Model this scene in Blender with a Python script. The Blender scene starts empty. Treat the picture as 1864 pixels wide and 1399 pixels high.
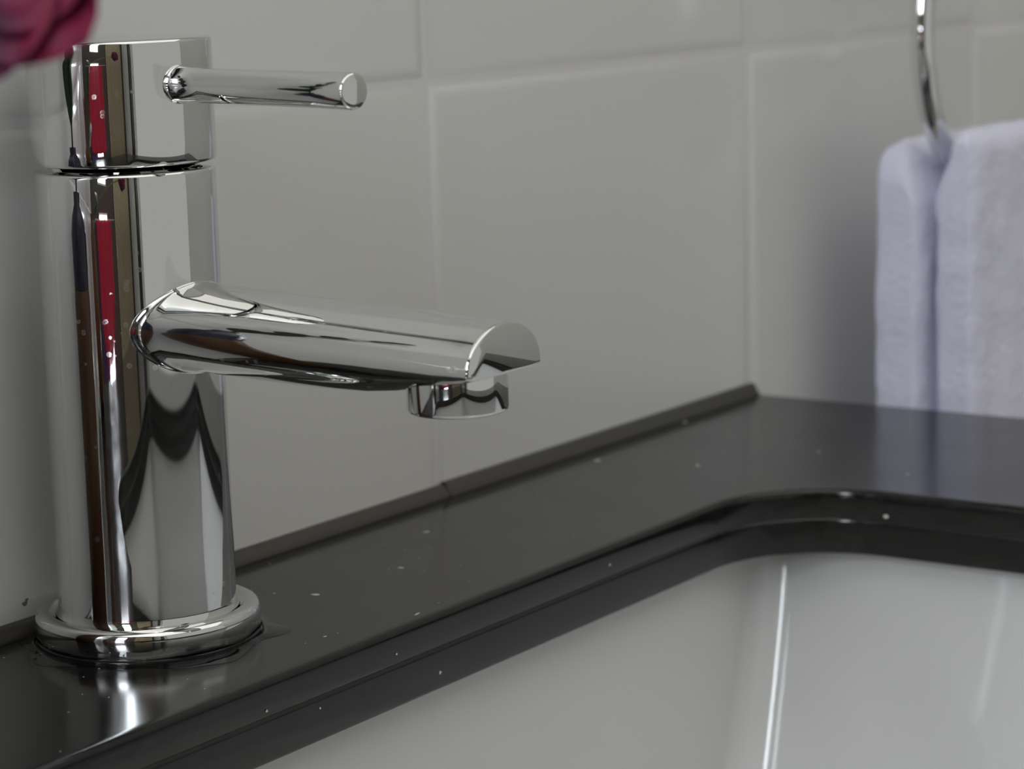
import bpy, bmesh, math, random
from math import sin, cos, pi, sqrt, radians
from mathutils import Vector, Matrix, noise

random.seed(7)
C = bpy.context.scene.collection
scene = bpy.context.scene

# ------------------------------------------------------------------ camera
F_PX = 4571.0
YAW, PITCH, ROLL = 0.60806, 0.17431, -0.02784
CAM = Vector((-0.7681, -0.44189, 0.16391))
fw = Vector((cos(YAW)*cos(PITCH), sin(YAW)*cos(PITCH), -sin(PITCH)))
rt = fw.cross(Vector((0, 0, 1))).normalized()
up = rt.cross(fw)
r2 = rt*cos(ROLL) + up*sin(ROLL)
u2 = -rt*sin(ROLL) + up*cos(ROLL)
cd = bpy.data.cameras.new('camera')
cam = bpy.data.objects.new('camera', cd)
C.objects.link(cam)
cam.matrix_world = Matrix(((r2.x, u2.x, -fw.x, CAM.x), (r2.y, u2.y, -fw.y, CAM.y), (r2.z, u2.z, -fw.z, CAM.z), (0, 0, 0, 1)))
cd.sensor_width = 36.0
cd.lens = F_PX*36.0/1864.0
cd.clip_start = 0.01
cd.dof.use_dof = True
cd.dof.focus_distance = 0.585
cd.dof.aperture_fstop = 20.0
scene.camera = cam

# ------------------------------------------------------------------ world and exposure
w = bpy.data.worlds.new('world'); scene.world = w; w.use_nodes = True
w.node_tree.nodes['Background'].inputs[0].default_value = (1.0, 0.99, 0.95, 1)
w.node_tree.nodes['Background'].inputs[1].default_value = 0.36
scene.view_settings.view_transform = 'Standard'
scene.view_settings.look = 'None'
scene.view_settings.gamma = 1.0
scene.view_settings.exposure = 0.22
WINDOW_STRENGTH = 15.0
CEILING_FILL_W = 9.5

# ------------------------------------------------------------------ helpers
def mat(name, col=(0.8, 0.8, 0.8), rough=0.5, metal=0.0, ior=1.5, emit=None, es=1.0, coat=0.0, sheen=0.0, trans=0.0, subs=0.0):
    m = bpy.data.materials.new(name); m.use_nodes = True
    b = m.node_tree.nodes['Principled BSDF']
    b.inputs['Base Color'].default_value = (*col, 1)
    b.inputs['Roughness'].default_value = rough
    b.inputs['Metallic'].default_value = metal
    b.inputs['IOR'].default_value = ior
    b.inputs['Coat Weight'].default_value = coat
    b.inputs['Sheen Weight'].default_value = sheen
    b.inputs['Transmission Weight'].default_value = trans
    if emit:
        b.inputs['Emission Color'].default_value = (*emit, 1)
        b.inputs['Emission Strength'].default_value = es
    return m

def nd(m, t, **kw):
    n = m.node_tree.nodes.new(t)
    for k, v in kw.items(): setattr(n, k, v)
    return n

def noise_bump(m, scale, strength, dist, detail=2.0):
    nt = m.node_tree; b = nt.nodes['Principled BSDF']
    tc = nd(m, 'ShaderNodeTexCoord'); n = nd(m, 'ShaderNodeTexNoise'); bp = nd(m, 'ShaderNodeBump')
    n.inputs['Scale'].default_value = scale; n.inputs['Detail'].default_value = detail
    bp.inputs['Strength'].default_value = strength; bp.inputs['Distance'].default_value = dist
    nt.links.new(tc.outputs['Object'], n.inputs['Vector'])
    nt.links.new(n.outputs['Fac'], bp.inputs['Height'])
    nt.links.new(bp.outputs['Normal'], b.inputs['Normal'])
    return tc, n, bp

def obj(name, bm, mats, parent=None, smooth=True, auto=None, recalc=True):
    me = bpy.data.meshes.new(name)
    if recalc: bmesh.ops.recalc_face_normals(bm, faces=bm.faces)
    bm.to_mesh(me); bm.free()
    if not isinstance(mats, (list, tuple)): mats = [mats]
    for m in mats: me.materials.append(m)
    if smooth:
        me.polygons.foreach_set('use_smooth', [True]*len(me.polygons))
        if auto is not None:
            me.set_sharp_from_angle(angle=radians(auto))
    o = bpy.data.objects.new(name, me); C.objects.link(o)
    if parent is not None: o.parent = parent
    return o

def tag(o, label=None, cat=None, group=None, kind=None):
    if label: o['label'] = label
    if cat: o['category'] = cat
    if group: o['group'] = group
    if kind: o['kind'] = kind
    return o

def empty(name, loc=(0, 0, 0)):
    o = bpy.data.objects.new(name, None); C.objects.link(o); o.location = loc
    o.empty_display_size = 0.02
    return o

def box(bm, x0, x1, y0, y1, z0, z1, bev=0.0, seg=2):
    r = bmesh.ops.create_cube(bm, size=1)
    vs = r['verts']
    bmesh.ops.scale(bm, vec=(x1-x0, y1-y0, z1-z0), verts=vs)
    bmesh.ops.translate(bm, vec=((x0+x1)/2, (y0+y1)/2, (z0+z1)/2), verts=vs)
    if bev:
        es = list({e for v in vs for e in v.link_edges})
        bmesh.ops.bevel(bm, geom=es, offset=bev, segments=seg, affect='EDGES', profile=0.5)
    return bm

def rings(bm, loops, closed_ends=(True, True), mat_index=0):
    """loops: list of equally long lists of points -> skinned tube"""
    vv = [[bm.verts.new(p) for p in L] for L in loops]
    n = len(vv[0])
    for a, b in zip(vv[:-1], vv[1:]):
        for i in range(n):
            f = bm.faces.new((a[i], a[(i+1) % n], b[(i+1) % n], b[i])); f.material_index = mat_index
    if closed_ends[0]: bm.faces.new(list(reversed(vv[0]))).material_index = mat_index
    if closed_ends[1]: bm.faces.new(vv[-1]).material_index = mat_index
    return vv

def lathe(bm, prof, n=96, axis='z', c=(0, 0, 0), ends=(True, True)):
    L = []
    for r, h in prof:
        ring = []
        for i in range(n):
            a = 2*pi*i/n
            if axis == 'z': ring.append((c[0]+r*cos(a), c[1]+r*sin(a), c[2]+h))
            else: ring.append((c[0]+r*cos(a), c[1]-h, c[2]+r*sin(a)))
        L.append(ring)
    rings(bm, L, ends)
    return bm

def tube(bm, pts, rad, n=14, closed=False):
    P = [Vector(p) for p in pts]; m = len(P)
    L = []; prev = None
    for i in range(m):
        if closed: t = (P[(i+1) % m]-P[i-1]).normalized()
        else: t = (P[min(i+1, m-1)]-P[max(i-1, 0)]).normalized()
        if prev is None:
            a = Vector((0, 0, 1)) if abs(t.z) < 0.9 else Vector((0, 1, 0))
            u = t.cross(a).normalized()
        else:
            u = (prev - t*prev.dot(t)).normalized()
        prev = u; v = t.cross(u)
        r = rad[i] if isinstance(rad, (list, tuple)) else rad
        L.append([P[i]+u*r*cos(2*pi*k/n)+v*r*sin(2*pi*k/n) for k in range(n)])
    if closed:
        vv = [[bm.verts.new(p) for p in l] for l in L]
        for i in range(m):
            a, b = vv[i], vv[(i+1) % m]
            for k in range(n): bm.faces.new((a[k], a[(k+1) % n], b[(k+1) % n], b[k]))
    else: rings(bm, L)
    return bm

def rrect(cx, cy, hx, hy, r, z, n=10, edge=8):
    """rounded rectangle loop, counter-clockwise, with points along the straight sides"""
    pts = []
    cs = [(hx-r, hy-r, 0), (-(hx-r), hy-r, 90), (-(hx-r), -(hy-r), 180), (hx-r, -(hy-r), 270)]
    for k, (ax, ay, a0) in enumerate(cs):
        arc = [(cx+ax+r*cos(radians(a0+90*i/n)), cy+ay+r*sin(radians(a0+90*i/n)), z) for i in range(n+1)]
        pts += arc
        nx, ny, na = cs[(k+1) % 4]
        b = (cx+nx+r*cos(radians(na)), cy+ny+r*sin(radians(na)))
        e = arc[-1]
        for j in range(1, edge): pts.append((e[0]+(b[0]-e[0])*j/edge, e[1]+(b[1]-e[1])*j/edge, z))
    return pts

# ------------------------------------------------------------------ materials
tile = mat('glazed_white_tile', (0.70, 0.70, 0.685), 0.14, ior=1.5)
noise_bump(tile, 9.0, 0.25, 0.0012, 1.0)
grout = mat('pale_grout', (0.70, 0.69, 0.70), 0.5)
plaster = mat('off_white_plaster', (0.50, 0.495, 0.465), 0.7)
ceil_m = mat('matt_white_ceiling', (0.8, 0.79, 0.74), 0.8)
floor_m = mat('grey_floor_vinyl', (0.30, 0.28, 0.26), 0.4)

def chrome_mat():
    m = mat('polished_chrome', (0.73, 0.735, 0.73), 0.025, 1.0)
    nt = m.node_tree; b = nt.nodes['Principled BSDF']
    tc = nd(m, 'ShaderNodeTexCoord')
    # dried water spots: small ring marks thinly scattered
    vo = nd(m, 'ShaderNodeTexVoronoi'); vo.inputs['Scale'].default_value = 430
    nt.links.new(tc.outputs['Object'], vo.inputs['Vector'])
    cr = nd(m, 'ShaderNodeValToRGB')
    e = cr.color_ramp.elements
    e[0].position = 0.0; e[0].color = (0.35, 0.35, 0.35, 1)
    e[1].position = 0.30; e[1].color = (0, 0, 0, 1)
    x = cr.color_ramp.elements.new(0.17); x.color = (0.5, 0.5, 0.5, 1)
    x = cr.color_ramp.elements.new(0.22); x.color = (1, 1, 1, 1)
    nt.links.new(vo.outputs['Distance'], cr.inputs['Fac'])
    sp = nd(m, 'ShaderNodeSeparateColor'); nt.links.new(vo.outputs['Color'], sp.inputs[0])
    gt = nd(m, 'ShaderNodeMath', operation='GREATER_THAN'); gt.inputs[1].default_value = 0.72
    nt.links.new(sp.outputs[0], gt.inputs[0])
    n2 = nd(m, 'ShaderNodeTexNoise'); n2.inputs['Scale'].default_value = 26
    nt.links.new(tc.outputs['Object'], n2.inputs['Vector'])
    g2 = nd(m, 'ShaderNodeMapRange'); g2.inputs[1].default_value = 0.45; g2.inputs[2].default_value = 0.60
    nt.links.new(n2.outputs['Fac'], g2.inputs[0])
    mu = nd(m, 'ShaderNodeMath', operation='MULTIPLY'); nt.links.new(gt.outputs[0], mu.inputs[0]); nt.links.new(cr.outputs[0], mu.inputs[1])
    mu2 = nd(m, 'ShaderNodeMath', operation='MULTIPLY'); nt.links.new(mu.outputs[0], mu2.inputs[0]); nt.links.new(g2.outputs[0], mu2.inputs[1])
    rr = nd(m, 'ShaderNodeMapRange'); rr.inputs[3].default_value = 0.025; rr.inputs[4].default_value = 0.22
    nt.links.new(mu2.outputs[0], rr.inputs[0]); nt.links.new(rr.outputs[0], b.inputs['Roughness'])
    mr = nd(m, 'ShaderNodeMapRange'); mr.inputs[3].default_value = 1.0; mr.inputs[4].default_value = 0.88
    nt.links.new(mu2.outputs[0], mr.inputs[0]); nt.links.new(mr.outputs[0], b.inputs['Metallic'])
    return m
chrome = chrome_mat()
chrome_clean = mat('clean_chrome', (0.80, 0.81, 0.82), 0.03, 1.0)
seal_m = mat('dark_grey_sealant', (0.045, 0.042, 0.034), 0.35)

def granite_mat():
    m = mat('polished_black_granite', (0.012, 0.012, 0.012), 0.12, ior=1.5)
    nt = m.node_tree; b = nt.nodes['Principled BSDF']
    tc = nd(m, 'ShaderNodeTexCoord')
    n = nd(m, 'ShaderNodeTexNoise'); n.inputs['Scale'].default_value = 420; n.inputs['Detail'].default_value = 3
    nt.links.new(tc.outputs['Object'], n.inputs['Vector'])
    cr = nd(m, 'ShaderNodeValToRGB'); e = cr.color_ramp.elements
    e[0].position = 0.38; e[0].color = (0.004, 0.004, 0.004, 1)
    e[1].position = 0.72; e[1].color = (0.013, 0.012, 0.0115, 1)
    nt.links.new(n.outputs['Fac'], cr.inputs['Fac'])
    nt.links.new(cr.outputs[0], b.inputs['Base Color'])
    n2 = nd(m, 'ShaderNodeTexNoise'); n2.inputs['Scale'].default_value = 30; n2.inputs['Detail'].default_value = 3
    nt.links.new(tc.outputs['Object'], n2.inputs['Vector'])
    mr = nd(m, 'ShaderNodeMapRange'); mr.inputs[1].default_value = 0.35; mr.inputs[2].default_value = 0.7
    mr.inputs[3].default_value = 0.13; mr.inputs[4].default_value = 0.20
    nt.links.new(n2.outputs['Fac'], mr.inputs[0]); nt.links.new(mr.outputs[0], b.inputs['Roughness'])
    return m
granite = granite_mat()
fleck_m = mat('pale_quartz_fleck', (0.62, 0.60, 0.55), 0.35)
ceramic = mat('white_glazed_ceramic', (0.65, 0.65, 0.64), 0.06, ior=1.5)
cabinet_m = mat('white_cabinet_lacquer', (0.7, 0.7, 0.68), 0.35)

def terry(name, col, sc=380):
    m = mat(name, col, 0.95, sheen=0.3)
    noise_bump(m, sc, 0.8, 0.0012, 3.0)
    return m
towel_m = terry('lavender_white_terry', (0.72, 0.72, 0.87))
red_m = terry('crimson_terry', (0.42, 0.008, 0.035), 300)
purple_m = terry('purple_terry', (0.10, 0.045, 0.16), 300)

# ------------------------------------------------------------------ setting: tiled wall
TW, TH, TX0, TZ0 = 0.19189, 0.19189, -0.17288, 0.12399
dirt = mat('grey_grime', (0.17, 0.16, 0.15), 0.7)
def tiled_wall():
    bm = bmesh.new()
    g = 0.00125
    prof = [(0.0, 0.0009), (0.0005, 0.0005), (0.0014, 0.00022), (0.0027, 0.00005), (0.0042, 0.0), (0.0055, 0.0)]
    x_lo, x_hi, z_lo, z_hi = -1.9, 0.85, -0.86, 1.5
    i0 = math.floor((x_lo-TX0)/TW); i1 = math.ceil((x_hi-TX0)/TW)
    k0 = math.floor((z_lo-TZ0)/TH); k1 = math.ceil((z_hi-TZ0)/TH)
    for i in range(i0, i1):
        for k in range(k0, k1):
            xa, xb = TX0+i*TW, TX0+(i+1)*TW; za, zb = TZ0+k*TH, TZ0+(k+1)*TH
            xa, xb = max(xa, x_lo), min(xb, x_hi); za, zb = max(za, z_lo), min(zb, z_hi)
            L = [[(xa, .0006, za), (xb, .0006, za), (xb, .0006, zb), (xa, .0006, zb)]]
            for ins, y in [(0, 0.0006)] + prof[1:]:
                d = g+ins
                # rounded corner: 3 points per corner
                c = 0.0009
                L.append([(xa+d, y, za+d), (xb-d, y, za+d), (xb-d, y, zb-d), (xa+d, y, zb-d)])
            vv = [[bm.verts.new(p) for p in l] for l in L]
            for q, (a, b) in enumerate(zip(vv[:-1], vv[1:])):
                for j in range(4):
                    f = bm.faces.new((a[j], a[(j+1) % 4], b[(j+1) % 4], b[j])); f.material_index = 1 if q == 0 else 0
            bm.faces.new(vv[-1])
    box(bm, x_lo, x_hi, 0.0015, 0.12, z_lo, z_hi)
    for x, z, sx, sz in [(-0.3455, 0.0071, 0.0009, 0.0006), (-0.3448, 0.0079, 0.0006, 0.0004)]:
        f = bm.faces.new([bm.verts.new((x+sx*cos(a)*(1+.25*sin(3*a)), -0.00006, z+sz*sin(a))) for a in [2*pi*i/10 for i in range(10)]])
        f.material_index = 2; f.normal_update()
        if f.normal.y > 0: f.normal_flip()
    o = obj('wall_back', bm, [tile, grout, dirt], smooth=True, auto=50, recalc=False)
    return tag(o, kind='structure')
tiled_wall()
def wallbox(name, m, *b):
    bm = bmesh.new(); box(bm, *b); return tag(obj(name, bm, m, smooth=False), kind='structure')
ZF, ZC = -0.86, 1.5
wallbox('wall_right', plaster, 0.85, 0.95, -1.75, 0.12, ZF, ZC)
wallbox('wall_front', plaster, -2.0, -1.36, -1.85, -1.75, ZF, ZC)
wallbox('floor', floor_m, -2.0, 0.95, -1.85, 0.12, ZF-0.08, ZF)
wallbox('ceiling', ceil_m, -2.0, 0.95, -1.85, 0.12, ZC, ZC+0.08)
# left wall with the window opening
WY0, WY1, WZ0, WZ1 = -0.58, -0.27, -0.30, 1.25
WM0, WM1 = 0.15, 0.42
bm = bmesh.new()
box(bm, -2.0, -1.9, -1.85, WY0, ZF, ZC); box(bm, -2.0, -1.9, WY1, 0.12, ZF, ZC)
box(bm, -2.0, -1.9, WY0, WY1, ZF, WZ0); box(bm, -2.0, -1.9, WY0, WY1, WM0, WM1); box(bm, -2.0, -1.9, WY0, WY1, WZ1, ZC)
dark_wall_m = mat('dark_reflection_wall', (0.055, 0.042, 0.036), 0.45)  # unseen wall coloured dark to darken what the tap reflects
tag(obj('wall_left', bm, dark_wall_m, smooth=False), kind='structure')
win_frame_m = mat('white_window_frame', (0.7, 0.7, 0.7), 0.4)
sky_pane_m = mat('frosted_window_glass', (0.8, 0.8, 0.8), 0.3, emit=(0.86, 0.93, 1.0), es=WINDOW_STRENGTH)
for k, (z0, z1) in enumerate(((WM1, WZ1), (WZ0, WM0))):
    bm = bmesh.new()
    for b in ((WY0, WY0+0.02, z0, z1), (WY1-0.02, WY1, z0, z1), (WY0+0.02, WY1-0.02, z0, z0+0.025), (WY0+0.02, WY1-0.02, z1-0.025, z1)):
        box(bm, -1.98, -1.905, *b, 0.002)
    wf = tag(obj('window_%d' % (k+1), bm, win_frame_m, auto=40), kind='structure')
    bm = bmesh.new(); box(bm, -1.955, -1.945, WY0+0.02, WY1-0.02, z0+0.025, z1-0.025)
    obj('window_pane', bm, sky_pane_m, wf, smooth=False)

# ------------------------------------------------------------------ worktop
YS, XS, CR = -0.0796, -0.108, 0.036
BX0, BX1, BY0, BY1 = -0.552, XS, -0.372, YS         # cut-out
WX0, WX1, WYF, WYB, WT = -0.80+0.06, 0.0186, -0.455, -0.0002, 0.0195
def worktop():
    bm = bmesh.new()
    cx, cy, hx, hy = (BX0+BX1)/2, (BY0+BY1)/2, (BX1-BX0)/2, (BY1-BY0)/2
    ox, oy, ohx, ohy = (WX0+WX1)/2, (WYF+WYB)/2, (WX1-WX0)/2, (WYB-WYF)/2
    N, E = 14, 10
    def out(d, z): return rrect(ox, oy, ohx-d, ohy-d, max(0.0008-d*0.5, 0.0003), z, N, E)
    def inn(d, z): return rrect(cx, cy, hx+d, hy+d, CR+d, z, N, E)
    L = [out(0.0006, -WT), out(0, -WT+0.0006), out(0, -0.0007), out(0.0002, -0.0002), out(0.0008, 0.0), out(0.0020, 0.0),
         inn(0.0032, 0.0), inn(0.0016, 0.0), inn(0.0009, -0.00015), inn(0.0004, -0.0006), inn(0.0001, -0.0014), inn(0.0, -0.0030),
         inn(0.0001, -0.0080), inn(0.0004, -0.0085), inn(0.0005, -0.0089), inn(0.0001, -0.0093), inn(0.0, -0.0100),
         inn(0.0, -WT+0.0008), inn(0.0005, -WT)]
    vv = [[bm.verts.new(p) for p in l] for l in L]
    n = len(vv[0])
    for a, b in zip(vv, vv[1:]+vv[:1]):
        for i in range(n): bm.faces.new((a[i], a[(i+1) % n], b[(i+1) % n], b[i]))
    bmesh.ops.recalc_face_normals(bm, faces=bm.faces)
    # pale flecks lying in the polished surface
    def fleck(x, y, sx, sy, ang, z=0.00005, wall=None):
        k = 9; vs = []
        for i in range(k):
            a = 2*pi*i/k; r = 1+random.uniform(-.3, .3)
            u, v = sx*r*cos(a), sy*r*sin(a)
            u, v = u*cos(ang)-v*sin(ang), u*sin(ang)+v*cos(ang)
            vs.append(bm.verts.new((x+u, y+v, z) if wall is None else (x+u, wall, z+v)))
        f = bm.faces.new(vs); f.material_index = 1
        f.normal_update()
        ref = Vector((0, 0, 1)) if wall is None else Vector((0, -1, 0))
        if f.normal.dot(ref) < 0: f.normal_flip()
    for x, y, sx, sy, a in [(-.2830, -.0409, .0014, .0008, -1.2), (-.2498, -.0433, .0009, .0005, -1), (-.2132, -.0248, .0010, .0007, -.6),
                            (-.1076, -.0147, .0013, .0011, 0), (-.0996, -.0470, .0011, .0007, .4), (-.0634, -.0708, .0008, .0005, 0),
                            (-.3129, -.0680, .0005, .0004, 0), (-.2854, -.0753, .0012, .0003, .2), (-.0816, -.1108, .0007, .0005, 0),
                            (-.0394, -.0066, .0012, .0008, 0), (-.2873, -.0307, .0004, .0003, 0)]:
        fleck(x, y, sx, sy, a)
    for _ in range(60):
        fleck(random.uniform(-.42, 0), random.uniform(-.075, -.006), .00022, .0002, 0)
    for x, z, s in [(-.2825, -.0152, .0005), (-.349, -.0070, .0004), (-.330, -.0115, .0003), (-.203, -.0052, .0004), (-.300, -.006, .0003), (-.1215+.004, -.006, .0003)]:
        fleck(x, 0, s, s*.8, 0, z, YS-0.00006)
    # one on the right-hand side of the cut-out
    vs = [bm.verts.new((XS-0.00006, -.1165+.0009*cos(a)*(1+.2*sin(3*a)), -.0072+.0006*sin(a))) for a in [2*pi*i/9 for i in range(9)]]
    f = bm.faces.new(vs); f.material_index = 1; f.normal_update()
    if f.normal.x > 0: f.normal_flip()
    o = obj('worktop', bm, [granite, fleck_m], auto=55, recalc=False)
    return tag(o, 'polished black speckled stone worktop with a rounded cut-out for the sink', 'worktop')
worktop()

# sealant bead between tiles and worktop
def bead(x0, x1, h):
    bm = bmesh.new()
    sec = [(-0.0003, 0.0), (-0.0041, 0.00002), (-0.0040, 0.0007), (-0.0031, 0.0016), (-0.0022, h-0.0004), (-0.0016, h), (-0.0003, h+0.00002)]
    rings(bm, [[(x, y, z+0.00003) for y, z in sec] for x in (x0, x0+0.0008, x1-0.0008, x1)])
    return bm
bm = bead(WX0+0.002, TX0-0.0002, 0.0035); b2 = bead(TX0+0.0002, WX1-0.0008, 0.0041)
me_tmp = bpy.data.meshes.new('tmp'); b2.to_mesh(me_tmp); b2.free(); bm.from_mesh(me_tmp); bpy.data.meshes.remove(me_tmp)
s = obj('sealant_bead', bm, seal_m, auto=50)
tag(s, 'dark sealant bead along the foot of the tiled wall, on the back of the worktop', 'sealant')

# ------------------------------------------------------------------ basin
def basin():
    bm = bmesh.new()
    cx, cy = (BX0+BX1)/2, (BY0+BY1)/2; hx, hy = (BX1-BX0)/2, (BY1-BY0)/2
    T = -WT-0.0003; N, E = 14, 10
    def R(d, z, r=None, sx=0, sy=0): return rrect(cx+sx, cy+sy, hx+d, hy+d, (CR+d) if r is None else r, z, N, E)
    def Q(x0, x1, y0, y1, r, z): return rrect((x0+x1)/2, (y0+y1)/2, (x1-x0)/2, (y1-y0)/2, r, z, N, E)
    e = 0.0065
    def W(t, z, r):
        i = 0.30*t+0.9*t*t   # t: how far the walls have come in
        return Q(BX0-e+i, BX1+e-i, BY0-e+0.16*t, BY1+e-0.04*t, r, z)
    L = [R(0.026, T), Q(BX0-e, BX1+e, BY0-e, BY1+e, 0.0100, T)]
    for t in (0.0, 0.003, 0.006, 0.012, 0.02, 0.03, 0.04, 0.05, 0.06, 0.07, 0.08, 0.09, 0.10): L.append(W(t, T-0.001-t, 0.010+0.05*t))
    L += [Q(BX0+0.031, BX1-0.031, BY0+0.012, BY1+0.000, 0.024, T-0.111), Q(BX0+0.040, BX1-0.040, BY0+0.020, BY1-0.012, 0.026, T-0.1195),
          Q(BX0+0.056, BX1-0.056, BY0+0.036, BY1-0.028, 0.028, T-0.1255), Q(BX0+0.09, BX1-0.09, BY0+0.066, BY1-0.058, 0.028, T-0.1290), Q(BX0+0.13, BX1-0.13, BY0+0.10, BY1-0.092, 0.028, T-0.131)]
    vi = rings(bm, L, (False, False))
    bm.faces.new(list(reversed(vi[-1])))
    LO = [R(0.026, T), R(0.026, T-0.009), R(0.018, T-0.012), R(0.017, T-0.05), R(0.010, T-0.11), R(-0.02, T-0.14, 0.03), R(-0.10, T-0.148, 0.02)]
    vo = rings(bm, LO, (False, False)); bm.faces.new(vo[-1])
    bmesh.ops.remove_doubles(bm, verts=bm.verts, dist=1e-6)
    root = empty('sink_basin', (cx, cy, T-0.148)); tag(root, 'white ceramic undermount basin below the black worktop', 'sink')
    o = obj('bowl', bm, ceramic, root, auto=60); o.location = -root.location
    bm = bmesh.new(); lathe(bm, [(0.021, 0), (0.021, 0.0016), (0.017, 0.0026), (0.015, 0.002), (0.0125, 0.002), (0.012, 0.0045), (0.004, 0.006)], 48, c=(0, 0, 0.148-0.131+0.0002))
    obj('drain', bm, chrome_clean, root, auto=40)
    return root
basin()

# vanity cabinet carrying the worktop
vc = empty('vanity_cabinet', (-0.35, -0.23, ZF)); tag(vc, 'white lacquered vanity cabinet under the black worktop', 'cabinet')
def vpart(name, m, *b, bev=0.0015, par=vc):
    bm = bmesh.new(); box(bm, *b, bev)
    o = obj(name, bm, m, par, auto=40)
    o.location = -vc.location if par is vc else (0, 0, 0)
    return o
zt = -WT-0.0006
vpart('side_panel', cabinet_m, -0.72, -0.702, -0.435, -0.004, ZF+0.0, zt)
vpart('side_panel', cabinet_m, -0.012, 0.006, -0.435, -0.004, ZF+0.0, zt)
for x0, x1, hxx in ((-0.701, -0.359, -0.39), (-0.355, -0.013, -0.325)):
    d = vpart('door', cabinet_m, x0, x1, -0.434, -0.416, ZF+0.08, zt-0.001)
    bm = bmesh.new(); tube(bm, [(hxx, -0.434, -0.20), (hxx, -0.455, -0.20), (hxx, -0.458, -0.21), (hxx, -0.458, -0.31), (hxx, -0.455, -0.32), (hxx, -0.434, -0.32)], 0.004)
    obj('handle', bm, chrome_clean, d)
vpart('bottom_panel', cabinet_m, -0.701, -0.013, -0.415, -0.006, ZF+0.08, ZF+0.098)

# ------------------------------------------------------------------ mixer tap
TX, TY, RB, RD = -0.3318, -0.0283, 0.02150, 0.0272
tap = empty('mixer_tap', (TX, TY, 0)); tag(tap, 'chrome single lever basin mixer tap standing on the black worktop', 'tap')
bm = bmesh.new()
lathe(bm, [(RD-0.0008, 0.0001), (RD, 0.0006), (RD+0.0001, 0.0058), (RD-0.0002, 0.0068), (RD-0.0010, 0.0075), (RD-0.0020, 0.0077), (RB+0.0026, 0.0079), (RB+0.0020, 0.0076), (RB+0.0014, 0.0069), (RB+0.0004, 0.0068), (RB-0.002, 0.0068)], 128)
obj('base_plate', bm, chrome, tap, auto=75)
bm = bmesh.new()
ZB, ZH0, ZH1 = 0.1140, 0.1154, 0.1443
lathe(bm, [(RB-0.001, 0.0069), (RB+0.0007, 0.0070), (RB+0.0002, 0.0078), (RB, 0.009)] + [(RB, 0.009+(ZB-0.010)*k/8) for k in range(1, 8)] +
      [(RB, ZB-0.0009), (RB-0.0002, ZB-0.0003), (RB-0.0008, ZB), (RB-0.0032, ZB+0.0001), (RB-0.0036, ZB+0.0003), (RB-0.0036, ZH0+0.0030)], 160)
obj('body', bm, chrome, tap, auto=75)

# lever handle: cylinder cap whose rear lower edge is cut away at a slant
def handle():
    bm = bmesh.new(); n = 160; RH = RB+0.0004
    def zcut(a, r):
        y = r*sin(a)+0.0006
        d = max(0.0, y-0.0055)
        return ZH0 + 0.30*d + 9.0*d*d
    def ring(r, zf, dz=0):
        return [(r*cos(2*pi*i/n), r*sin(2*pi*i/n), (zf(2*pi*i/n, r)+dz) if callable(zf) else zf) for i in range(n)]
    L = [ring(RB-0.0028, zcut, 0.0016), ring(RB-0.0026, zcut, 0.0001), ring(RH-0.0007, zcut, 0), ring(RH-0.0002, zcut, 0.0002), ring(RH, zcut, 0.0008)]
    for k in range(1, 6):
        f = k/6
        L.append([(RH*cos(2*pi*i/n), RH*sin(2*pi*i/n), (zcut(2*pi*i/n, RH)+0.0008)*(1-f)+(ZH1-0.0010)*f) for i in range(n)])
    L += [ring(RH, ZH1-0.0009), ring(RH-0.0002, ZH1-0.0003), ring(RH-0.0008, ZH1), ring(RH-0.004, ZH1+0.0001), ring(0.004, ZH1+0.0002)]
    rings(bm, L)
    h = obj('handle', bm, chrome, tap, auto=75)
    bm = bmesh.new(); rl = 0.0040
    prof = [(rl+0.0005, RB-0.0030), (rl+0.0005, RB+0.0006), (rl+0.0003, RB+0.0010), (rl, RB+0.0012)]
    prof += [(rl, RB+0.0016+(0.0797-RB-0.0016)*k/6) for k in range(1, 7)]
    prof += [(rl-0.00015, 0.0802), (rl-0.0005, 0.0804), (rl-0.0016, 0.0805)]
    lathe(bm, prof, 64, 'y', (0, 0, 0))
    lv = obj('lever', bm, chrome, h, auto=75)
    lv.location = (0, 0, 0.1340); lv.rotation_euler = (radians(0.4), 0, -0.15)
handle()

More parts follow.
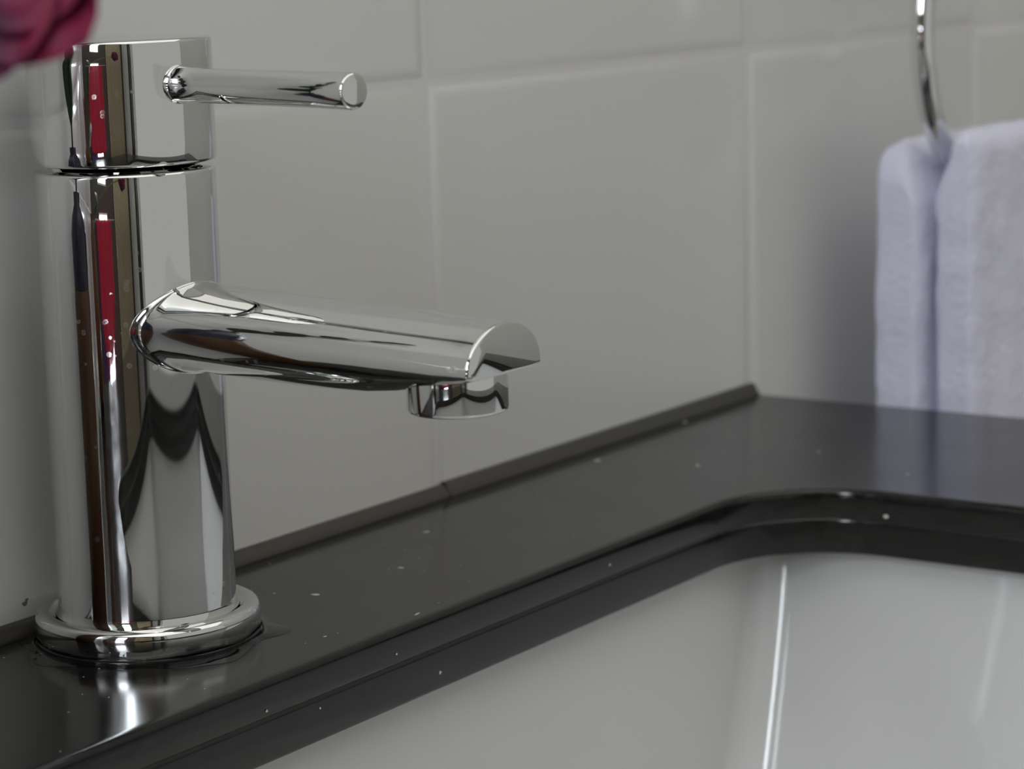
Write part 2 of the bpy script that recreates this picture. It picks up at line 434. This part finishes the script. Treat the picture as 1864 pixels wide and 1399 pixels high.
def spout():
    bm = bmesh.new(); n = 96
    def sec(w, zt, zw, zb, k=1.0, nb=2.0):
        P = []
        for i in range(n):
            a = 2*pi*i/n; c, s_ = cos(a), sin(a)
            if s_ >= 0: x = w*c; z = zw+(zt-zw)*s_
            else:
                x = w*math.copysign(abs(c)**(2/nb), c); z = zw-(zw-zb)*abs(s_)**(2/nb)
            zc = (zt+zb)/2
            P.append((x*k, zc+(z-zc)*k))
        return P
    base = (0.0151, 0.0873, 0.0773, 0.0670)
    L = []
    for k, off in ((1.02, -0.004), (1.085, -0.0006), (1.075, 0.00005), (1.05, 0.0004), (1.02, 0.0009), (1.0, 0.0018)):
        L.append([(x, -(sqrt(RB*RB-x*x)+off), z) for x, z in sec(*base, k=k)])
    cut0 = L[-1]
    for t in (0.25, 0.5, 0.75):
        L.append([(p[0], p[1]*(1-t)+(-0.032)*t, p[2]) for p in cut0])
    st = [(0.032, 0.0151, 0.0872, 0.0772, 0.0668, 2), (0.045, 0.0150, 0.0867, 0.0769, 0.0664, 2), (0.058, 0.0149, 0.0861, 0.0766, 0.0662, 2),
          (0.068, 0.0148, 0.0857, 0.0763, 0.0662, 2), (0.077, 0.0146, 0.0854, 0.0760, 0.0666, 2.1), (0.085, 0.0145, 0.0851, 0.0756, 0.0677, 2.3),
          (0.093, 0.01435, 0.0848, 0.0752, 0.0692, 2.6), (0.100, 0.0142, 0.0845, 0.0748, 0.0706, 3.0), (0.106, 0.0139, 0.0842, 0.0745, 0.0718, 3.4),
          (0.1088, 0.0138, 0.0841, 0.0743, 0.0728, 4), (0.1094, 0.0138, 0.0841, 0.0743, 0.0729, 4)]
    for y, ww, zt_, zw, zb, nb in st:
        L.append([(x, -y, z) for x, z in sec(ww, zt_, zw, zb, 1, nb)])
    L.append([(x*0.985, -0.1097, z) for x, z in sec(.01355, .0839, .0743, .0730, 1, 4)])
    L.append([(x*0.955, -0.1099, z) for x, z in sec(.01355, .0835, .0743, .0733, 1, 4)])
    # slight swivel
    L = [[(x - 0.022*max(0, -y-0.02), y, z) for x, y, z in l] for l in L]
    rings(bm, L)
    sp = obj('spout', bm, chrome, tap, auto=60)
    bm = bmesh.new()
    lathe(bm, [(0.0095, 0.0110), (0.0110, 0.0105), (0.0112, 0.0085), (0.0112, 0.0010), (0.0110, 0.0004), (0.0104, 0.0), (0.0092, 0.0), (0.0090, 0.0015), (0.004, 0.0016)], 96, c=(-0.0017, -0.0965, 0.0638))
    obj('aerator', bm, chrome, sp, auto=60)
spout()

# thin film of water round the foot of the tap
water_m = mat('water', (1, 1, 1), 0.02, ior=1.33, trans=1.0)
bm = bmesh.new(); n = 120
def wr(base, amp, z):
    P = []
    for i in range(n):
        a = 2*pi*i/n
        k = base + amp*max(0, noise.noise(Vector((2.2*cos(a), 2.2*sin(a), 0.3))) + 0.35) + amp*0.15*noise.noise(Vector((4*cos(a), 4*sin(a), 4)))
        x, y = TX+k*cos(a), TY+k*sin(a)
        y = min(y, -0.0046)
        P.append((x, y, z))
    return P
rings(bm, [wr(RD+0.0003, 0.0, 0.00005), wr(RD+0.0004, 0.0, 0.0006), wr(RD+0.0010, 0.0015, 0.0003), wr(RD+0.0018, 0.005, 0.00018), wr(RD+0.0026, 0.0062, 0.00005)], (False, False))
tag(obj('water_puddle', bm, water_m), 'thin clear film of water on the worktop around the tap base', 'water', kind='stuff')

# ------------------------------------------------------------------ towel ring and towel
RCX, RCY, RCZ, RR, RT = 0.121, -0.048, 0.1286, 0.0606, 0.0044
tr = empty('towel_ring', (RCX, 0, RCZ+RR)); tag(tr, 'chrome towel ring on the white tiled wall beyond the worktop', 'towel ring')
bm = bmesh.new()
tube(bm, [(RR*sin(2*pi*i/72), RCY, -RR+RR*cos(2*pi*i/72)) for i in range(72)], RT, 20, closed=True)
obj('ring', bm, chrome_clean, tr)
bm = bmesh.new(); lathe(bm, [(0.023, 0.0002), (0.023, 0.004), (0.021, 0.006), (0.010, 0.007), (0.009, 0.0075), (0.009, 0.054), (0.0075, 0.056), (0.002, 0.0562)], 48, 'y', (0, 0, 0.008))
obj('wall_mount', bm, chrome_clean, tr, auto=50)

def towel():
    bm = bmesh.new()
    ZBOT = -0.22
    def flap(x0, x1, y0, y1, ztop, rc, seed, lean=0.0):
        """terry slab with rounded top corners; y0 rear, y1 front"""
        nx, nz = 46, 110
        yc, hy = (y0+y1)/2, abs(y1-y0)/2
        sec = []
        L = []
        for j in range(nz+1):
            z = ztop + (ZBOT-ztop)*j/nz
            d = ztop - z
            ins = rc - sqrt(max(0.0, rc*rc-(rc-d)**2)) if d < rc else 0.0
            th = hy*min(1.0, sqrt(max(0.02, d/0.006)) if d < 0.006 else 1.0)
            a0, a1 = x0+ins, x1-ins
            P = []
            m = 2*nx
            for i in range(m):
                a = 2*pi*i/m
                e = 5.0
                ux = math.copysign(abs(cos(a))**(2/e), cos(a)); uy = math.copysign(abs(sin(a))**(2/e), sin(a))
                x = (a0+a1)/2+(a1-a0)/2*ux
                bl = max(0.0, min(1.0, (d-0.006)/0.020)); bl = bl*bl*(3-2*bl)
                y = yc+th*uy + (lean*bl if uy*lean > 0 else 0.0)
                q = Vector((x*60, y*60+seed, z*40))
                fold = 0.0006*sin(x*150+seed+1.5*noise.noise(Vector((x*10, z*6, seed))))
                k = 0.0011*noise.noise(q)+0.0006*noise.noise(q*3.1)
                x += k*ux; y += k*uy+fold*min(1, d/0.03)
                P.append((x, y, z))
            L.append(P)
        rings(bm, L)
    flap(0.0610, 0.180, -0.026, -0.0425, 0.0885, 0.016, 3.0, -0.0052)
    flap(0.0660, 0.178, -0.0535, -0.0665, 0.0925, 0.006, 9.0, 0.0052)
    # the fold over the ring, joining the two layers
    L = []
    for i in range(13):
        x = 0.097+0.048*i/12
        zc = RCZ-sqrt(max(0, RR**2-(x-RCX)**2))+RT*0.9
        P = []
        for k in range(16):
            a = 2*pi*k/16
            P.append((x, -0.047+0.0125*cos(a), zc+0.0052+0.0050*sin(a)))
        L.append(P)
    rings(bm, L)
    o = obj('hand_towel', bm, towel_m)
    return tag(o, 'pale lavender-white terry hand towel folded over the chrome ring', 'towel')
towel()

# ------------------------------------------------------------------ flower leaning in at the top left corner
petal_m = mat('magenta_petal', (0.50, 0.006, 0.13), 0.6)
b = petal_m.node_tree.nodes['Principled BSDF']
tc = nd(petal_m, 'ShaderNodeTexCoord'); nn = nd(petal_m, 'ShaderNodeTexNoise'); nn.inputs['Scale'].default_value = 70; nn.inputs['Detail'].default_value = 1
cr = nd(petal_m, 'ShaderNodeValToRGB'); cr.color_ramp.elements[0].position = 0.40; cr.color_ramp.elements[0].color = (0.045, 0.002, 0.03, 1)
cr.color_ramp.elements[1].position = 0.56; cr.color_ramp.elements[1].color = (0.17, 0.002, 0.036, 1)
petal_m.node_tree.links.new(tc.outputs['Object'], nn.inputs['Vector']); petal_m.node_tree.links.new(nn.outputs['Fac'], cr.inputs['Fac']); petal_m.node_tree.links.new(cr.outputs[0], b.inputs['Base Color'])
leaf_m = mat('dark_green_leaf', (0.02, 0.07, 0.025), 0.4)
stem_m = mat('yellow_green_stem', (0.20, 0.22, 0.03), 0.5)
vase_m = mat('brown_glazed_vase', (0.14, 0.055, 0.02), 0.15)
def at(px, py, d):
    """point at distance d along the sight line of pixel (px, py)"""
    v = fw + r2*((px-932)/F_PX) - u2*((py-699.5)/F_PX)
    return CAM + v*d
FC = at(-55, -100, 0.345)
VX, VY = -0.702, -0.030
fl = empty('flower', (VX, VY, 0.10)); tag(fl, 'out of focus magenta flower leaning in at the top left, in front of the tap', 'flower')
o0 = -Vector(fl.location)
def petal(c, direction, upv, length, width, curl, th=0.0006):
    bm = bmesh.new(); d = Vector(direction).normalized(); s_ = d.cross(Vector(upv)).normalized(); n_ = s_.cross(d)
    G = []; NU, NV = 16, 12
    for side in (1, -1):
        rows = []
        for i in range(NU+1):
            u = i/NU; row = []
            ww = width*max(0.10*(1-u), (sin(pi*min(u*0.98+0.01, 1)**0.75))**0.6) if u < 1 else width*0.04
            for j in range(NV+1):
                v = 2*j/NV-1
                p = Vector(c)+d*(length*u)+s_*(ww*v)+n_*(curl*(u*u)+0.35*ww*(1-v*v)*-1+0.0006*sin(9*u+5*v)+side*th*(1-v*v)*0.5)
                row.append(bm.verts.new(p))
            rows.append(row)
        G.append(rows)
        for i in range(NU):
            for j in range(NV): bm.faces.new((rows[i][j], rows[i+1][j], rows[i+1][j+1], rows[i][j+1]))
    bmesh.ops.remove_doubles(bm, verts=bm.verts, dist=1e-5)
    o = obj('petal', bm, petal_m, fl); o.location = o0
    return o
for ang, ln in ((-40, 0.0222), (-84, 0.0205), (-8, 0.019), (60, 0.018), (125, 0.019), (190, 0.018)):
    a = radians(ang)
    dr = r2*cos(a)+u2*sin(a)-fw*0.15
    petal(FC, dr, -fw, ln, 0.0118, 0.0012)
bm = bmesh.new(); bmesh.ops.create_icosphere(bm, subdivisions=3, radius=0.0035); bmesh.ops.translate(bm, vec=FC-fw*0.001, verts=bm.verts)
o = obj('flower_centre', bm, stem_m, fl); o.location = o0
P0 = Vector((VX, VY, 0.035)); P1 = Vector((VX+0.02, VY-0.02, 0.16)); P2 = FC+fw*0.002
pts = [P0*(1-t)**2+P1*2*t*(1-t)+P2*t*t for t in [i/20 for i in range(21)]]
bm = bmesh.new(); tube(bm, pts, 0.0014, 10); o = obj('stem', bm, stem_m, fl); o.location = o0
for t, dx in ((0.35, (0.5, -0.3, 0.6)), (0.5, (-0.4, 0.2, 0.7)), (0.28, (-0.5, -0.6, 0.5))):
    c = pts[int(t*20)]
    bm = bmesh.new(); d = Vector(dx).normalized(); s_ = d.cross(Vector((0, 0, 1))).normalized()
    rows = []
    for i in range(13):
        u = i/12; ww = 0.010*sin(pi*min(1, u*0.97+0.03))**0.8
        rows.append([bm.verts.new(c+d*0.055*u+Vector((0, 0, -0.02*u*u+0.15*abs(v)*ww))+s_*ww*v) for v in (-1, -.5, 0, .5, 1)])
    for i in range(12):
        for j in range(4): bm.faces.new((rows[i][j], rows[i+1][j], rows[i+1][j+1], rows[i][j+1]))
    o = obj('leaf', bm, leaf_m, fl); o.location = o0
    so = o.modifiers.new('s', 'SOLIDIFY'); so.thickness = 0.0005
vs = empty('vase', (VX, VY, 0.0)); tag(vs, 'brown glazed vase at the left end of the worktop holding the magenta flower', 'vase')
bm = bmesh.new(); lathe(bm, [(0.012, 0.0002), (0.016, 0.004), (0.020, 0.03), (0.018, 0.06), (0.012, 0.085), (0.009, 0.10), (0.012, 0.112), (0.0105, 0.112), (0.0075, 0.10), (0.010, 0.085), (0.016, 0.06), (0.018, 0.03), (0.010, 0.006)], 64)
obj('vase_body', bm, vase_m, vs, auto=50)

# ------------------------------------------------------------------ unseen things inferred from the tap's reflections and added to give them
wood_m = mat('brown_glass', (0.075, 0.032, 0.012), 0.3); navy_m = mat('navy_glaze', (0.012, 0.014, 0.03), 0.25)
tb = empty('bud_vase', (-0.4000, -0.0150, 0)); tag(tb, 'slim brown bud vase with a navy neck beside the tap', 'vase')
bm = bmesh.new(); lathe(bm, [(0.0100, 0.0002), (0.0112, 0.0015), (0.0112, 0.078), (0.0105, 0.082)], 48); obj('vase_body', bm, wood_m, tb, auto=50)
bm = bmesh.new(); lathe(bm, [(0.0106, 0.0822), (0.0108, 0.096), (0.0085, 0.104), (0.0045, 0.110), (0.0045, 0.116), (0.0035, 0.116), (0.0034, 0.110)], 48); obj('neck', bm, navy_m, tb, auto=50)
sg = empty('leafy_sprig', (-0.4000, -0.0150, 0.114)); tag(sg, 'dark green leafy sprig standing in the slim bud vase', 'foliage')
dark_leaf = mat('deep_green_leaf', (0.010, 0.028, 0.012), 0.4)
bm = bmesh.new(); tube(bm, [(0, 0, -0.006), (-0.002, 0, 0.03), (-0.006, -0.001, 0.07), (-0.008, -0.002, 0.10)], 0.0011, 8); obj('stem', bm, dark_leaf, sg)
for i, (h, az, ln) in enumerate(((0.008, 100, .026), (0.014, -95, .028), (0.024, 170, .034), (0.034, 60, .026), (0.040, -110, .030), (0.052, 150, .034), (0.060, 90, .022), (0.066, -120, .028), (0.080, 180, .03), (0.088, -60, .024), (0.098, 110, .026))):
    bm = bmesh.new(); a = radians(az)
    d = Vector((cos(a)*0.5, sin(a)*0.28, 0.8)).normalized(); s_ = Vector((-sin(a)*.6, cos(a)*.8, 0.1)).normalized()
    if az in (100, 60, 90, 110, -60): d = Vector((0.10, 0.12*math.copysign(1, az), 0.95)).normalized(); s_ = Vector((0.45, 0.85, 0)).normalized()
    c = Vector((-0.08*h, 0, h)); rows = []
    for j in range(11):
        u = j/10; ww = ln*0.24*sin(pi*min(1, u*0.96+0.04))**0.8
        rows.append([bm.verts.new(c+d*ln*u+Vector((0, 0, 0.12*abs(v)*ww-0.004*u*u))+s_*ww*v) for v in (-1, -.5, 0, .5, 1)])
    for j in range(10):
        for k in range(4): bm.faces.new((rows[j][k], rows[j+1][k], rows[j+1][k+1], rows[j][k+1]))
    o = obj('leaf', bm, dark_leaf, sg); so = o.modifiers.new('s', 'SOLIDIFY'); so.thickness = 0.0004

def hung(name, m, x, y0, y1, z0, z1, label, point=0.0):
    bm = bmesh.new(); L = []
    n = 40
    for j in range(15):
        z = z1+(z0-z1)*j/14; f = j/14
        P = []
        for i in range(n):
            t = i/(n-1); y = y0+(y1-y0)*t
            P.append((x+0.008*sin(t*22)+0.003*sin(t*51+f*2), y, z-point*f*sin(pi*t)))
        L.append(P+[(p[0]-0.006, p[1], p[2]) for p in reversed(P)])
    rings(bm, L)
    return tag(obj(name, bm, m), label, 'towel')
rail = empty('towel_rail', (-1.905, -0.39, 0.085)); tag(rail, 'thin chrome rail across the lower part of the window', 'towel rail')
bm = bmesh.new(); tube(bm, [(0.01, -0.43, 0), (0.055, -0.43, 0), (0.06, -0.42, 0), (0.06, 0.27, 0), (0.055, 0.28, 0), (0.01, 0.28, 0)], 0.005); obj('bar', bm, chrome_clean, rail)
hung('bath_towel', red_m, -1.815, -0.66, -0.165, -0.13, 0.085, 'crimson towel hanging on the rail at the window', 0.05)
hung('bath_towel', purple_m, -1.87, -0.36, -0.16, -0.50, 0.075, 'dark purple towel hanging behind the crimson one')
# unseen dark panel added for a black line in the tap's reflection; a curtain beside the window
refl_panel_m = mat('dark_reflection_panel', (0.018, 0.015, 0.013), 0.35)
tan_m = mat('tan_curtain', (0.33, 0.28, 0.19), 0.9)
bm = bmesh.new(); box(bm, -1.55, -1.42, -1.748, -1.71, ZF, 1.2, 0.003); tag(obj('reflection_panel', bm, refl_panel_m, auto=40), kind='structure')
bm = bmesh.new(); L = []
for z in (ZF+0.02, 0.2, 1.35):
    P = [(-1.87+0.018*sin(i*0.9), -1.60+0.74*i/60, z) for i in range(61)]
    L.append(P+[(p[0]-0.004, p[1], p[2]) for p in reversed(P)])
rings(bm, L); tag(obj('curtain', bm, tan_m), 'tan curtain hanging beside the window', 'curtain')

black_m = mat('black_frame', (0.01, 0.01, 0.01), 0.3)
mg_m = mat('mirror_glass', (0.80, 0.84, 0.76), 0.01, 1.0)
MX0, MX1, MZ0, MZ1 = -0.62, -0.04, 0.33, 0.95
mi = empty('wall_mirror', ((MX0+MX1)/2, 0, MZ0)); tag(mi, 'rectangular mirror with a black frame on the tiles above the tap', 'mirror')
bm = bmesh.new(); fwid = 0.035
for bb in ((MX0, MX1, MZ0, MZ0+fwid), (MX0, MX1, MZ1-fwid, MZ1), (MX0, MX0+fwid, MZ0+fwid, MZ1-fwid), (MX1-fwid, MX1, MZ0+fwid, MZ1-fwid), (-0.345, -0.333, MZ0+fwid, MZ1-fwid)):
    box(bm, bb[0], bb[1], -0.022, -0.0005, bb[2], bb[3], 0.002)
o = obj('frame', bm, black_m, mi, auto=40); o.location = -mi.location
bm = bmesh.new(); box(bm, MX0+fwid, MX1-fwid, -0.010, -0.001, MZ0+fwid, MZ1-fwid)
o = obj('glass', bm, mg_m, mi, smooth=False); o.location = -mi.location

# soft fill light added below the ceiling to brighten the room
ld = bpy.data.lights.new('ceiling_fill', 'AREA'); ld.shape = 'RECTANGLE'; ld.size = 2.5; ld.size_y = 1.55; ld.energy = CEILING_FILL_W; ld.color = (1.0, 0.97, 0.92)
lo = bpy.data.objects.new('ceiling_fill', ld); C.objects.link(lo); lo.location = (-0.3, -0.95, 1.48)
